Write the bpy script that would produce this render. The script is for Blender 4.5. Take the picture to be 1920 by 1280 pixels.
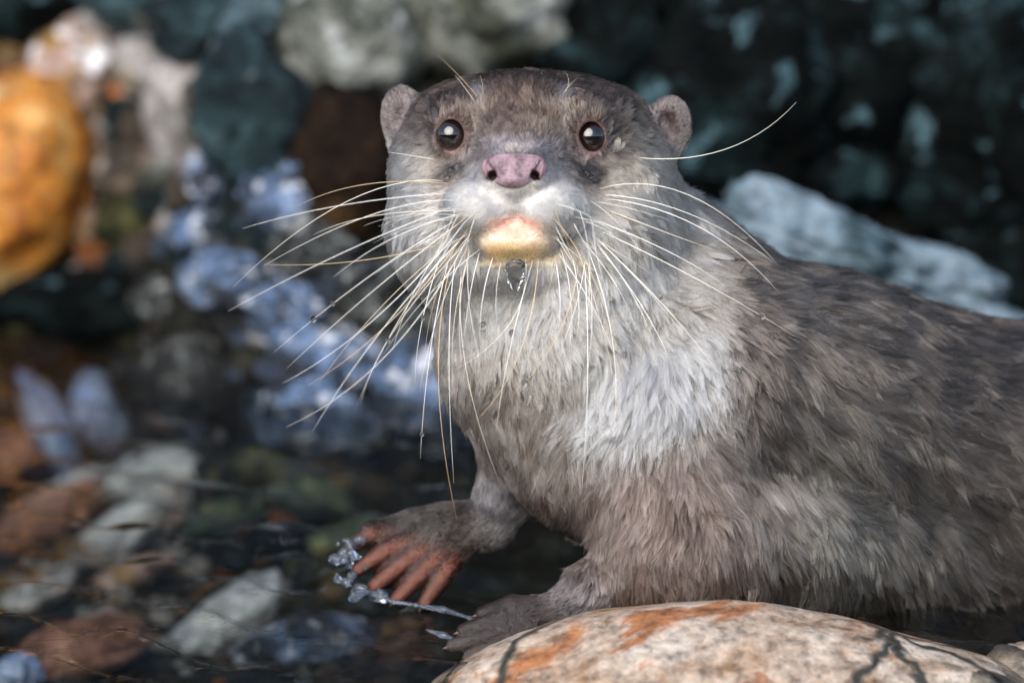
import bpy, bmesh, math, random
import numpy as np
from mathutils import Vector, Matrix, noise, kdtree

sc = bpy.context.scene
for o in list(bpy.data.objects):
    bpy.data.objects.remove(o)
COL = sc.collection
R = math.radians
rnd = random.Random(7)
rng = np.random.default_rng(7)

# ------------------------------------------------------------------ camera
K = 0.36 / 1920.0            # metres per photo pixel at the focal plane
DIST = 2.2                   # camera to focal plane, metres
DP = DIST / K
PITCH = R(14)
RIGHT = np.array([1.0, 0, 0])
UP = np.array([0, math.sin(PITCH), math.cos(PITCH)])
BACK = np.array([0, -math.cos(PITCH), math.sin(PITCH)])     # towards the camera
C0 = np.array([0, 0, 0.10])
cam_d = bpy.data.cameras.new('camera')
cam = bpy.data.objects.new('camera', cam_d)
COL.objects.link(cam)
cam.location = C0 + BACK * DIST
cam.rotation_euler = (R(90) - PITCH, 0, 0)
cam_d.sensor_width = 36
cam_d.lens = 36 * DIST / 0.36
cam_d.clip_start = 0.05
cam_d.clip_end = 400
cam_d.dof.use_dof = True
cam_d.dof.focus_distance = DIST - 60 * K
cam_d.dof.aperture_fstop = 5.6
cam_d.dof.aperture_blades = 9
sc.camera = cam

# ------------------------------------------------------------------ sky, sun, exposure
SUN_EL, SUN_AZ = R(38), R(200)        # azimuth clockwise from +Y (sun behind the camera, to its left)
w = bpy.data.worlds.new('World')
sc.world = w
w.use_nodes = True
nt = w.node_tree
sky = nt.nodes.new('ShaderNodeTexSky')
sky.sky_type = 'NISHITA'
sky.sun_disc = False
sky.sun_elevation = SUN_EL
sky.sun_rotation = SUN_AZ
sky.air_density = 1.0
sky.dust_density = 1.5
bg = nt.nodes['Background']
nt.links.new(sky.outputs[0], bg.inputs['Color'])
bg.inputs['Strength'].default_value = 0.15
sd = bpy.data.lights.new('sun', 'SUN')
sun = bpy.data.objects.new('sun', sd)
COL.objects.link(sun)
sd.energy = 2.8
sd.angle = R(58)
sd.color = (1.0, 0.95, 0.88)
sdir = Vector((math.sin(SUN_AZ) * math.cos(SUN_EL), math.cos(SUN_AZ) * math.cos(SUN_EL), math.sin(SUN_EL)))
sun.rotation_euler = (-sdir).to_track_quat('-Z', 'Y').to_euler()
sun.location = sdir * 5
sc.view_settings.view_transform = 'Standard'
sc.view_settings.look = 'None'
sc.view_settings.exposure = 0.78
sc.view_settings.gamma = 1
sc.view_settings.use_curve_mapping = False
sc.render.engine = 'CYCLES'
sc.cycles.use_denoising = True
try:
    sc.cycles.denoiser = 'OPENIMAGEDENOISE'
except Exception:
    pass
sc.cycles.max_bounces = 8
sc.cycles.diffuse_bounces = 3
sc.cycles.glossy_bounces = 3
sc.cycles.transmission_bounces = 6
sc.cycles.adaptive_threshold = 0.03
sc.cycles.transparent_max_bounces = 16
sc.cycles.caustics_reflective = False
sc.cycles.caustics_refractive = False

# ------------------------------------------------------------------ helpers
def vc(px, py, z):
    """photo pixel + depth (pixel units, + towards the camera) -> view coordinates"""
    s = 1 - z / DP
    return np.array([(px - 960) * s, (640 - py) * s, z], dtype=float)

def to_world(Q):
    Q = np.asarray(Q, dtype=float)
    return C0 + K * (Q[..., 0:1] * RIGHT + Q[..., 1:2] * UP + Q[..., 2:3] * BACK)

def WP(px, py, z):
    return Vector(to_world(vc(px, py, z)))

VIEW_ROT = Matrix((RIGHT, UP, BACK)).transposed()      # columns = axes

def tag(o, label=None, cat=None, group=None, kind=None):
    if label: o['label'] = label
    if cat: o['category'] = cat
    if group: o['group'] = group
    if kind: o['kind'] = kind
    return o

def link(o, parent=None):
    COL.objects.link(o)
    if parent: o.parent = parent
    return o

def mesh_obj(name, verts, faces, mat, parent=None, smooth=True):
    me = bpy.data.meshes.new(name)
    verts = np.asarray(verts, dtype=np.float32)
    if isinstance(faces, np.ndarray):
        n, s = faces.shape
        me.vertices.add(len(verts))
        me.vertices.foreach_set('co', verts.ravel())
        me.loops.add(n * s)
        me.loops.foreach_set('vertex_index', faces.astype(np.int32).ravel())
        me.polygons.add(n)
        me.polygons.foreach_set('loop_start', np.arange(0, n * s, s, dtype=np.int32))
        me.update(calc_edges=True)
    else:
        me.from_pydata(verts.tolist(), [], faces)
    if smooth:
        me.polygons.foreach_set('use_smooth', np.ones(len(me.polygons), dtype=bool))
    me.materials.append(mat)
    return link(bpy.data.objects.new(name, me), parent)

def new_mat(name):
    m = bpy.data.materials.new(name)
    m.use_nodes = True
    n = m.node_tree
    n.nodes.clear()
    out = n.nodes.new('ShaderNodeOutputMaterial')
    return m, n, out

def N(n, typ, **kw):
    nd = n.nodes.new(typ)
    for k, v in kw.items():
        if k in nd.inputs:
            nd.inputs[k].default_value = v
        else:
            setattr(nd, k, v)
    return nd

def ramp(n, fac, stops, interp='LINEAR'):
    r = n.nodes.new('ShaderNodeValToRGB')
    r.color_ramp.interpolation = interp
    e = r.color_ramp.elements
    while len(e) < len(stops):
        e.new(0.5)
    for el, (p, c) in zip(e, stops):
        el.position = p
        el.color = (*c, 1) if len(c) == 3 else c
    n.links.new(fac, r.inputs[0])
    return r.outputs[0]

def noise_tex(n, scale, detail=6, rough=0.6, dist=0.0, vec=None):
    t = N(n, 'ShaderNodeTexNoise', Scale=scale, Detail=detail, Roughness=rough, Distortion=dist)
    if vec is not None:
        n.links.new(vec, t.inputs['Vector'])
    return t

def mixc(n, fac, a, b, mode='MIX'):
    m = n.nodes.new('ShaderNodeMix')
    m.data_type = 'RGBA'
    m.blend_type = mode
    for sock, v in ((m.inputs[0], fac), (m.inputs[6], a), (m.inputs[7], b)):
        if hasattr(v, 'node'):
            n.links.new(v, sock)
        elif isinstance(v, (int, float)):
            sock.default_value = v
        else:
            sock.default_value = (*v, 1)
    return m.outputs[2]

# ------------------------------------------------------------------ materials of the setting
def rock_mat(name, stops, scale=30, wet=0.5, spots=None, bump=0.5, veins=None, rough=0.75, bscale=160, spec=.5, band=None):
    m, n, out = new_mat(name)
    tc = n.nodes.new('ShaderNodeTexCoord')
    info = n.nodes.new('ShaderNodeObjectInfo')
    off = N(n, 'ShaderNodeVectorMath', operation='MULTIPLY_ADD')
    n.links.new(info.outputs['Random'], off.inputs[0])
    off.inputs[1].default_value = (31, 17, 23)
    n.links.new(tc.outputs['Object'], off.inputs[2])
    vec = off.outputs[0]
    t = noise_tex(n, scale, 6, 0.68, 0.5, vec)
    col = ramp(n, t.outputs[0], stops)
    fine = noise_tex(n, bscale, 5, 0.72, 0.3, vec)
    if band:
        bcol, blo = band
        t4 = noise_tex(n, scale * .45, 5, 0.65, 0.8, vec)
        col = mixc(n, ramp(n, t4.outputs[0], [(blo, (0, 0, 0)), (blo + .06, (1, 1, 1))]), col, bcol)
    if spots:
        sc_, c_, lo = spots
        t2 = noise_tex(n, sc_, 3, 0.6, 0.3, vec)
        col = mixc(n, ramp(n, t2.outputs[0], [(lo, (0, 0, 0)), (lo + .05, (1, 1, 1))]), col, c_)
    hgt = fine.outputs[0]
    if veins:
        vsc, vcol, wd = veins
        mm = N(n, 'ShaderNodeMath', operation='MAXIMUM')
        for q, (ax, sc_, ds) in enumerate((((.35, 1.0, .4), vsc, 5.0), ((1.0, -.25, .5), vsc * .55, 3.0))):
            dt = N(n, 'ShaderNodeVectorMath', operation='DOT_PRODUCT')
            n.links.new(vec, dt.inputs[0]); dt.inputs[1].default_value = ax
            wob = noise_tex(n, 8, 5, .58, 0, vec)
            m1 = N(n, 'ShaderNodeMath', operation='MULTIPLY_ADD'); n.links.new(wob.outputs[0], m1.inputs[0]); m1.inputs[1].default_value = ds * .22 
            m0 = N(n, 'ShaderNodeMath', operation='MULTIPLY'); n.links.new(dt.outputs['Value'], m0.inputs[0]); m0.inputs[1].default_value = sc_
            n.links.new(m0.outputs[0], m1.inputs[2])
            pp = N(n, 'ShaderNodeMath', operation='PINGPONG'); n.links.new(m1.outputs[0], pp.inputs[0]); pp.inputs[1].default_value = .5
            wdn = N(n, 'ShaderNodeMath', operation='MULTIPLY'); n.links.new(pp.outputs[0], wdn.inputs[0]); wdn.inputs[1].default_value = 1 / wd
            f = ramp(n, wdn.outputs[0], [(.25, (1, 1, 1)), (.9, (0, 0, 0))])
            n.links.new(f, mm.inputs[q])
        col = mixc(n, mm.outputs[0], col, vcol)
        hh = N(n, 'ShaderNodeMath', operation='MULTIPLY_ADD')
        n.links.new(mm.outputs[0], hh.inputs[0]); hh.inputs[1].default_value = -.8; n.links.new(fine.outputs[0], hh.inputs[2])
        hgt = hh.outputs[0]
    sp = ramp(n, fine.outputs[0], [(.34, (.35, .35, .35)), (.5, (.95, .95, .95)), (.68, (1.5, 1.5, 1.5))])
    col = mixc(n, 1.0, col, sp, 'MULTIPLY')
    b = n.nodes.new('ShaderNodeBsdfPrincipled')
    n.links.new(col, b.inputs['Base Color'])
    b.inputs['Specular IOR Level'].default_value = spec
    n.links.new(ramp(n, fine.outputs[0], [(.4, (rough,) * 3), (.62, (max(.12, rough - wet * .5),) * 3)]), b.inputs['Roughness'])
    b.inputs['Coat Weight'].default_value = wet
    b.inputs['Coat Roughness'].default_value = 0.10
    b.inputs['Coat IOR'].default_value = 1.4
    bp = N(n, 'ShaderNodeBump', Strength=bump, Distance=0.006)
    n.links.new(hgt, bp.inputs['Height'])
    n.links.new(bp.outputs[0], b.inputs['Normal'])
    n.links.new(bp.outputs[0], b.inputs['Coat Normal'])
    n.links.new(b.outputs[0], out.inputs[0])
    return m

MR = {
    'orange': rock_mat('orange_rock', [(.36, (.10, .03, .006)), (.46, (.34, .11, .012)), (.55, (.45, .19, .03)), (.64, (.5, .34, .14))], 16, .25, bump=.3, spec=.3, band=((.52, .42, .22), .56)),
    'pink': rock_mat('pink_rock', [(.38, (.05, .03, .02)), (.46, (.30, .19, .14)), (.55, (.42, .29, .24)), (.65, (.6, .5, .45))], 60, .4, (75, (.75, .75, .78), .60), bump=.8, band=((.30, .17, .04), .53)),
    'ochre': rock_mat('ochre_rock', [(.38, (.05, .03, .01)), (.46, (.27, .15, .04)), (.56, (.38, .25, .08)), (.66, (.5, .4, .25))], 60, .4, bump=.8),
    'grey': rock_mat('grey_rock', [(.36, (.09, .085, .075)), (.48, (.22, .205, .195)), (.62, (.33, .31, .30))], 30, .15, bump=.4, spec=.3, band=((.16, .13, .09), .58)),
    'greygreen': rock_mat('grey_green_rock', [(.38, (.025, .03, .022)), (.47, (.11, .12, .10)), (.56, (.20, .21, .185)), (.66, (.30, .31, .29))], 34, .15, (55, (.36, .38, .37), .60), bump=.7, spec=.3, band=((.035, .04, .025), .53)),
    'teal': rock_mat('dark_teal_rock', [(.38, (.002, .006, .008)), (.48, (.007, .018, .022)), (.56, (.02, .045, .052)), (.66, (.055, .095, .105))], 34, .2, (60, (.14, .16, .16), .63), bump=.8, spec=.15),
    'black': rock_mat('black_rock', [(.4, (.0012, .002, .002)), (.52, (.0035, .005, .005)), (.62, (.010, .022, .024)), (.7, (.04, .075, .085))], 30, .0, (52, (.06, .11, .13), .61), bump=.8, spec=.06, rough=.9),
    'maroon': rock_mat('maroon_rock', [(.38, (.004, .003, .0025)), (.5, (.014, .008, .005)), (.6, (.045, .025, .010)), (.7, (.07, .055, .025))], 16, .0, bump=.4, spec=.08, rough=.9),
    'slate': rock_mat('wet_slate_rock_sky_sheen', [(.40, (.005, .009, .016)), (.47, (.03, .055, .10)), (.54, (.10, .17, .31)), (.62, (.26, .34, .48))], 58, .9, (110, (.62, .66, .74), .575), bump=1.0, rough=.35),  # reflected sky blue and pale glints painted into the stone colour
    'mottled': rock_mat('mottled_rock', [(.42, (.003, .004, .004)), (.50, (.015, .017, .016)), (.57, (.10, .11, .105)), (.66, (.4, .42, .42))], 95, .7, bump=1.0, rough=.4, spec=.3),
    'brown': rock_mat('brown_rock', [(.38, (.010, .006, .003)), (.5, (.06, .04, .022)), (.62, (.2, .15, .1))], 50, .4, (75, (.4, .36, .32), .61), bump=.8),
    'redbrown': rock_mat('red_brown_rock', [(.36, (.09, .035, .022)), (.5, (.28, .13, .085)), (.64, (.42, .24, .16))], 24, .3, bump=.5),
    'moss': rock_mat('mossy_rock', [(.38, (.003, .004, .001)), (.5, (.025, .027, .008)), (.6, (.10, .10, .03)), (.68, (.22, .21, .09))], 60, .2, bump=1.0, spec=.2),
    'white': rock_mat('white_quartz_rock', [(.36, (.12, .12, .11)), (.5, (.42, .42, .40)), (.64, (.7, .7, .68))], 60, .5, bump=.8),
    'amber': rock_mat('amber_rock', [(.36, (.12, .03, .006)), (.5, (.38, .11, .02)), (.64, (.5, .22, .08))], 60, .5, bump=.8),
    'paleblue': rock_mat('pale_blue_rock', [(.36, (.012, .035, .045)), (.44, (.07, .11, .135)), (.52, (.13, .185, .225)), (.64, (.20, .25, .29))], 16, .2, bump=.3, spec=.3),
    'bedgrey': rock_mat('pale_grey_bed_rock', [(.38, (.20, .22, .23)), (.5, (.48, .52, .54)), (.62, (.7, .71, .70))], 30, .3, (70, (.6, .6, .56), .6), bump=.7),
    'weed': rock_mat('weedy_green_rock', [(.38, (.01, .02, .012)), (.48, (.05, .085, .05)), (.56, (.14, .17, .08)), (.64, (.34, .30, .10))], 46, .3, bump=.8),
    'sky_reflection': rock_mat('sky_reflection_blue', [(.36, (.18, .28, .52)), (.5, (.33, .44, .68)), (.64, (.5, .6, .78))], 60, .5, (90, (.7, .72, .78), .6), bump=.3),  # stone colour painted to stand for sky reflected in the water
    'tan': rock_mat('pink_tan_rock', [(.36, (.22, .13, .07)), (.44, (.32, .23, .165)), (.53, (.39, .315, .25)), (.64, (.46, .40, .34))], 34, .2,
                    (60, (.24, .12, .07), .64), bump=.45, veins=(15, (.035, .036, .028), .03), spec=.3, band=((.29, .12, .05), .575)),
}

# ------------------------------------------------------------------ terrain, water
def terr(x, y):
    ye = 0.255 + 0.05 / (1 + math.exp(max(-50, min(50, -(x - 0.02) / 0.04))))
    ye += 0.13 / (1 + math.exp(max(-50, min(50, (x + 0.135) / 0.012))))
    t = y - ye
    z = -0.065 + 0.015 * noise.noise(Vector((x * 9, y * 9, 0)))
    if t > 0:
        s = 1.7 * t * t / (t + 0.05)
        z += s + 0.02 * noise.noise(Vector((x * 14, y * 14, 3)))
    if y < -4:                      # added unseen rise behind the camera, blocks low sky from reflections
        u = min(1, (-4 - y) / 3.5)
        z += u * u * (3 - 2 * u) * (2.6 + 1.1 * noise.noise(Vector((x * .5, y * .1, 9))) + .5 * noise.noise(Vector((x * 1.7, 2, 9))))
    if z > 1.6:
        z = 1.6 + 0.15 * (z - 1.6) ** .5 if z < 3 else 1.78
    return z

def axis_pts(lo, hi, near, step, growth=1.35):
    a = list(np.arange(-near, near + 1e-6, step))
    s, p = step, near
    while p < hi:
        s *= growth; p += s; a.append(min(p, hi))
    s, p = step, -near
    while p > lo:
        s *= growth; p -= s; a.insert(0, max(p, lo))
    return a

xs = axis_pts(-120, 120, 0.7, 0.012, 1.16)
ys = axis_pts(-120, 120, 0.8, 0.012, 1.16)
gv = [(x, y, terr(x, y)) for x in xs for y in ys]
ny = len(ys)
gf = np.array([[i * ny + j, (i + 1) * ny + j, (i + 1) * ny + j + 1, i * ny + j + 1] for i in range(len(xs) - 1) for j in range(ny - 1)])
ground_m = rock_mat('wet_bank_earth', [(.4, (.0015, .002, .0015)), (.5, (.007, .008, .006)), (.6, (.035, .036, .026)), (.7, (.10, .095, .07))], 40, .1, (80, (.13, .14, .13), .64), bump=1.0, bscale=150, spec=.12, rough=.85)
tag(mesh_obj('ground', gv, gf, ground_m), kind='structure')

wm, wn, wo = new_mat('stream_water')
fr = N(wn, 'ShaderNodeFresnel', IOR=1.42)
tr = N(wn, 'ShaderNodeBsdfTransparent', Color=(.93, .95, .93, 1))
gl = N(wn, 'ShaderNodeBsdfGlossy', Roughness=0.02)
mx = wn.nodes.new('ShaderNodeMixShader')
wt = noise_tex(wn, 60, 3, .5, .3)
wb = N(wn, 'ShaderNodeBump', Strength=.35, Distance=.002)
wn.links.new(wt.outputs[0], wb.inputs['Height'])
wn.links.new(wb.outputs[0], gl.inputs['Normal'])
wn.links.new(wb.outputs[0], fr.inputs['Normal'])
wn.links.new(fr.outputs[0], mx.inputs[0]); wn.links.new(tr.outputs[0], mx.inputs[1]); wn.links.new(gl.outputs[0], mx.inputs[2])
wn.links.new(mx.outputs[0], wo.inputs[0])

paw_c = WP(790, 1070, -150)
def wave(x, y):
    d = math.hypot(x - paw_c.x, (y - paw_c.y))
    a = 0.0022 * math.sin(d * 2 * math.pi / 0.034) * math.exp(-d * 4.0)
    a += 0.0022 * math.sin((x * 0.75 + y * 1.2) * 2 * math.pi / 0.052 + 2.5 * noise.noise(Vector((x * 9, y * 9, 1))))
    a += 0.0030 * noise.noise(Vector((x * 34, y * 34, 5)))
    return a * min(1, 1.5 / (1 + math.hypot(x, y)))
wxs = axis_pts(-60, 60, 0.45, 0.005, 1.5)
wys = [y for y in axis_pts(-60, 0.6, 0.45, 0.005, 1.5)]
wv = [(x, y, wave(x, y)) for x in wxs for y in wys]
ny = len(wys)
wf = np.array([[i * ny + j, (i + 1) * ny + j, (i + 1) * ny + j + 1, i * ny + j + 1] for i in range(len(wxs) - 1) for j in range(ny - 1)])
tag(mesh_obj('water', wv, wf, wm), kind='structure')

def hit_depth(px, py):
    """depth (pixel units) where the pixel's ray meets the terrain"""
    z = 900.0
    while z > -6000:
        p = to_world(vc(px, py, z))
        if p[2] <= terr(p[0], p[1]):
            return z
        z -= 20
    return -3000.0

# ------------------------------------------------------------------ rocks
def rock(name, px, py, rx, ry, mat, label, z=None, rz=None, rot=0, seed=None, sub=4, rough=.22, freq=1.7, group=None, cat='rock', sink=.35, facet=0.0):
    seed = rnd.random() * 100 if seed is None else seed
    rz = rz or (rx + ry) / 2
    if z is None:
        z = hit_depth(px, py) + rz * (1 - 2 * sink)
    bm = bmesh.new()
    bmesh.ops.create_icosphere(bm, subdivisions=sub, radius=1)
    sv = Vector((seed, seed * .37, seed * 1.7))
    M = Matrix.Rotation(R(rot), 3, 'Z')
    s = 1 - z / DP
    for v in bm.verts:
        p = v.co.copy()
        d = noise.noise(p * freq * .6 + sv) * rough * 1.5 + (.25 - abs(noise.noise(p * freq * 1.1 + sv * 2))) * rough * .9 + noise.noise(p * freq * 1.7 + sv) * rough * .6 + noise.noise(p * freq * 5 + sv) * rough * .2 + noise.noise(p * freq * 11 + sv) * rough * .08
        if facet:
            c = noise.cell_vector(p * 1.2 + sv) if hasattr(noise, 'cell_vector') else Vector((0, 0, 0))
            d += (noise.cell(p * 2.1 + sv) ) * facet
        q = p * (1 + d)
        q = M @ Vector((q.x * rx, q.y * ry, q.z * rz))
        v.co = q * (K * s)
    me = bpy.data.meshes.new(name)
    bm.to_mesh(me); bm.free()
    me.polygons.foreach_set('use_smooth', np.ones(len(me.polygons), dtype=bool))
    me.materials.append(MR[mat])
    o = link(bpy.data.objects.new(name, me))
    o.location = WP(px, py, z)
    o.rotation_euler = VIEW_ROT.to_euler()
    return tag(o, label, cat, group)

# the stone the otter lies on, and its neighbours at the water's edge
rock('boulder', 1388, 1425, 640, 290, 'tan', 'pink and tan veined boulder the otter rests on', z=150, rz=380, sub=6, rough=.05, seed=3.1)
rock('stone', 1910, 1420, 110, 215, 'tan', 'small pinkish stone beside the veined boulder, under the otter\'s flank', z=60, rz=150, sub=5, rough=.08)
# named rocks of the bank: name, px, py, rx, ry, palette, label, rot
BANK = [
    ('boulder', 0, 345, 165, 215, 'orange', 'big bright orange boulder with a cream patch', -20, .07),
    ('rock', 128, 150, 95, 85, 'pink', 'pink and white speckled lump of rock with an ochre foot', 10, .25),
    ('stone', 150, 205, 55, 45, 'ochre', 'ochre yellow stone under the pink speckled lump', 0, .2),
    ('stone', 162, 50, 66, 38, 'grey', 'smooth pale oval stone on top of the left rock pile', -5, .08),
    ('stone', 268, 125, 58, 60, 'grey', 'grey rounded stone leaning on the tall mauve stone', 0, .15),
    ('stone', 350, 205, 80, 112, 'grey', 'tall mauve grey stone with a smooth face', 12, .13),
    ('stone', 20, 110, 26, 30, 'ochre', 'small brown stone above the orange boulder', 0, .2),
    ('stone', 232, 175, 34, 24, 'amber', 'small amber stone tucked below the grey rounded stone', 0, .2),
    ('stone', 115, 258, 42, 38, 'brown', 'small brown grey stone beside the orange boulder\'s top', 0, .2),
    ('stone', 185, 262, 46, 40, 'grey', 'small grey stone below the ochre yellow stone', 0, .2),
    ('stone', 258, 238, 34, 22, 'white', 'little white stone left of the tall mauve stone', 0, .2),
    ('stone', 160, 325, 48, 32, 'white', 'white chipped stone above the dark hollow', 0, .25),
    ('stone', 250, 335, 60, 50, 'brown', 'brown mottled stone in the middle of the pile', 0, .25),
    ('stone', 330, 320, 60, 42, 'greygreen', 'grey green stone at the foot of the tall mauve stone', 0, .25),
    ('stone', 155, 430, 34, 50, 'pink', 'small pink stone against the orange boulder\'s edge', 0, .2),
    ('stone', 235, 420, 60, 55, 'moss', 'dark mossy stone beneath the brown mottled stone', 0, .25),
    ('rock', 470, 215, 110, 150, 'teal', 'dark teal slate rock between the mauve stone and the grey cliff', 15, .18),
    ('rock', 400, 45, 130, 80, 'teal', 'dark teal rock along the top of the pile', 0, .2),
    ('rock', 250, 15, 90, 50, 'teal', 'dark teal ledge beside the pale oval stone', 0, .2),
    ('rock', 60, 20, 90, 60, 'black', 'black wet rock above the pink speckled lump', 0, .2),
    ('boulder', 478, 30, 75, 60, 'paleblue', 'pale blue grey rock at the head of the grey cliff', 30, .2),
    ('boulder', 655, 75, 135, 160, 'greygreen', 'grey green lichened cliff rock behind the otter\'s left ear', 0, .14),
    ('boulder', 880, 45, 190, 120, 'greygreen', 'olive grey cliff rock above the otter\'s head', 0, .18),
    ('boulder', 650, 310, 112, 150, 'maroon', 'dark maroon brown rock beneath the grey cliff', 5, .12),
    ('rock', 415, 330, 75, 52, 'slate', 'wet stone with painted sky-blue sheen under the teal slate rock', 20, .25),
    ('rock', 520, 365, 70, 65, 'slate', 'wet stone with painted sky-blue sheen against the maroon rock', -20, .25),
    ('rock', 395, 435, 80, 42, 'slate', 'flat wet stone with painted sky-blue sheen below the sheen-painted pair', 0, .25),
    ('rock', 440, 520, 105, 60, 'slate', 'broad wet stone with painted sky-blue sheen in the stream bank', -10, .22),
    ('rock', 585, 465, 70, 60, 'mottled', 'mottled dark wet rock behind the whiskers', 0, .25),
    ('rock', 550, 585, 80, 50, 'slate', 'wet stone with painted sky-blue sheen between the mottled rock and the long wet slab', -10, .25),
    ('rock', 690, 560, 90, 70, 'mottled', 'mottled wet rock beside the otter\'s throat', 0, .25),
    ('rock', 620, 668, 125, 58, 'slate', 'long wet slab with painted sky-blue sheen near the water', -14, .2),
    ('rock', 590, 790, 120, 70, 'slate', 'wet stone with painted sky-blue sheen lowest on the bank, at the waterline', -5, .2),
    ('rock', 800, 740, 105, 110, 'slate', 'blue wet stone next to the otter\'s chest', 15, .25),  # the blue is sky sheen painted into the stone colour
    ('rock', 770, 640, 80, 60, 'mottled', 'mottled wet stone close to the otter\'s neck', 15, .25),
    ('rock', 365, 715, 100, 95, 'mottled', 'round black stone with white flecks at the water\'s edge', 0, .15),
    ('rock', 160, 585, 190, 80, 'black', 'long black rock under the orange boulder', -5, .15),
    ('rock', 300, 565, 60, 40, 'mottled', 'small flecked stone on the long black rock', -5, .2),
    ('rock', 50, 655, 80, 48, 'moss', 'yellow green mossy stone under the long black rock', 0, .2),
    ('rock', 230, 640, 70, 40, 'moss', 'olive mossy stone beside the round black stone', 0, .2),
    ('boulder', 1120, 70, 150, 150, 'black', 'black cliff rock above the otter\'s brow', 0, .18),
    ('boulder', 1370, 190, 220, 210, 'black', 'broad near-black cliff rock behind the otter\'s right ear', 0, .2),
    ('boulder', 1600, 110, 210, 200, 'black', 'black cliff rock between the broad rock and the tall black one', 0, .2),
    ('boulder', 1860, 200, 190, 260, 'black', 'tall black cliff rock closing the right side', 0, .2),
    ('rock', 1730, 250, 75, 120, 'slate', 'wet rock with painted sky-blue sheen set in the black cliff', 20, .3),
    ('rock', 1790, 340, 80, 70, 'teal', 'teal rock under the sheen-painted wet rock of the cliff', 0, .3),
    ('rock', 1560, 330, 150, 80, 'black', 'low black rock behind the pale blue ledge', 0, .2),
    ('rock', 1890, 520, 90, 110, 'black', 'black rock at the end of the pale blue ledge', 0, .2),
    ('rock', 1300, 370, 120, 100, 'black', 'black rock behind the otter\'s neck', 0, .2),
]
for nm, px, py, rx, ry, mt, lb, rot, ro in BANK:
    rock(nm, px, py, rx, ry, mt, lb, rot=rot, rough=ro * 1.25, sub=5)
rock('ledge', 1590, 495, 315, 85, 'paleblue', 'pale blue grey ledge of rock behind the otter\'s back', z=-1600, rz=120, rot=-19, sub=6, rough=.33, freq=2.6, seed=12.4)

# stones under the water, with added shapes for the sky's reflection
BED = [
    (70, 990, 130, 60, 'redbrown', 'red brown slab under the rippled water', 35), (150, 1235, 150, 70, 'redbrown', 'broad red brown stone under the shallow water', 20),
    (215, 1010, 120, 42, 'bedgrey', 'long grey stone slanting under the water', 38), (400, 1190, 150, 60, 'bedgrey', 'grey slab under the still water by the boulder', 35),
    (560, 1220, 140, 60, 'slate', 'slab with painted sky-blue sheen under the water by the boulder', 10), (330, 890, 120, 55, 'bedgrey', 'grey green stone just under the water by the flecked stone', 10),
    (480, 890, 110, 50, 'moss', 'green weedy stone under the water below the sheen-painted bank', 0), (40, 860, 110, 60, 'redbrown', 'rounded brown stone under the rippled water', 20),
    (640, 1090, 120, 60, 'moss', 'dark weedy stone under the water by the otter\'s paw', 0), (480, 1030, 100, 50, 'black', 'black stone under the water between the slabs', 0),
]
BED += [(430, 965, 95, 40, 'weed', 'green weedy stone under the water beside the black stone', 25), (575, 935, 90, 36, 'weed', 'long green weedy stone under the water below the bank', -10), (650, 1010, 80, 34, 'weed', 'gold and green weedy stone under the water by the otter\'s fingertips', 20), (130, 930, 80, 34, 'bedgrey', 'pale flat stone under the ripples beside the red brown slab', 30),
        (95, 800, 40, 125, 'sky_reflection', 'long curved shape painted as sky reflection at the water surface', 27), (190, 775, 50, 85, 'sky_reflection', 'short shape painted as sky reflection at the water surface beside the long curved one', 24),
        (260, 885, 60, 30, 'white', 'white crusted stone in the shallows', 20), (60, 1125, 90, 30, 'white', 'pale crusted stone strip in the shallows beside the red brown stone', 25), (30, 1270, 50, 40, 'sky_reflection', 'shape painted as sky reflection half under the water beside the broad red brown stone', 30),
        (240, 1085, 90, 30, 'pink', 'pink crusted stone under the shallow water', 25), (330, 960, 70, 32, 'pink', 'pinkish stone under the water below the white crusted one', 40)]
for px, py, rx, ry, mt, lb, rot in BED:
    rock('stone', px, py, rx, ry, mt, lb, rot=rot, rough=.2, sub=4, sink=.35 if mt != 'sky_reflection' else -.1)  # sky_reflection ones are added shapes standing for reflected sky

# pebbles: one mesh per shape, shared
peb_mesh = {}
def pebble(px, py, r, mat, label, group, dz=0.2):
    key = (mat, rnd.randrange(5))
    if key not in peb_mesh:
        bm = bmesh.new()
        bmesh.ops.create_icosphere(bm, subdivisions=3, radius=1)
        sv = Vector((rnd.random() * 50,) * 3)
        for v in bm.verts:
            v.co = v.co * (1 + .3 * noise.noise(v.co * 1.2 + sv) + .1 * noise.noise(v.co * 3 + sv))
        me = bpy.data.meshes.new('pebble')
        bm.to_mesh(me); bm.free()
        me.polygons.foreach_set('use_smooth', np.ones(len(me.polygons), dtype=bool))
        me.materials.append(MR[mat])
        peb_mesh[key] = me
    o = link(bpy.data.objects.new('pebble', peb_mesh[key]))
    z = hit_depth(px, py) + r * dz
    s = K * r * (1 - z / DP)
    o.location = WP(px, py, z)
    o.scale = (s * rnd.uniform(.8, 1.3), s * rnd.uniform(.8, 1.2), s * rnd.uniform(.6, .95))
    o.rotation_euler = (rnd.uniform(-.5, .5), rnd.uniform(-.5, .5), rnd.uniform(0, 6.28))
    return tag(o, label, 'pebble', group)

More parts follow.
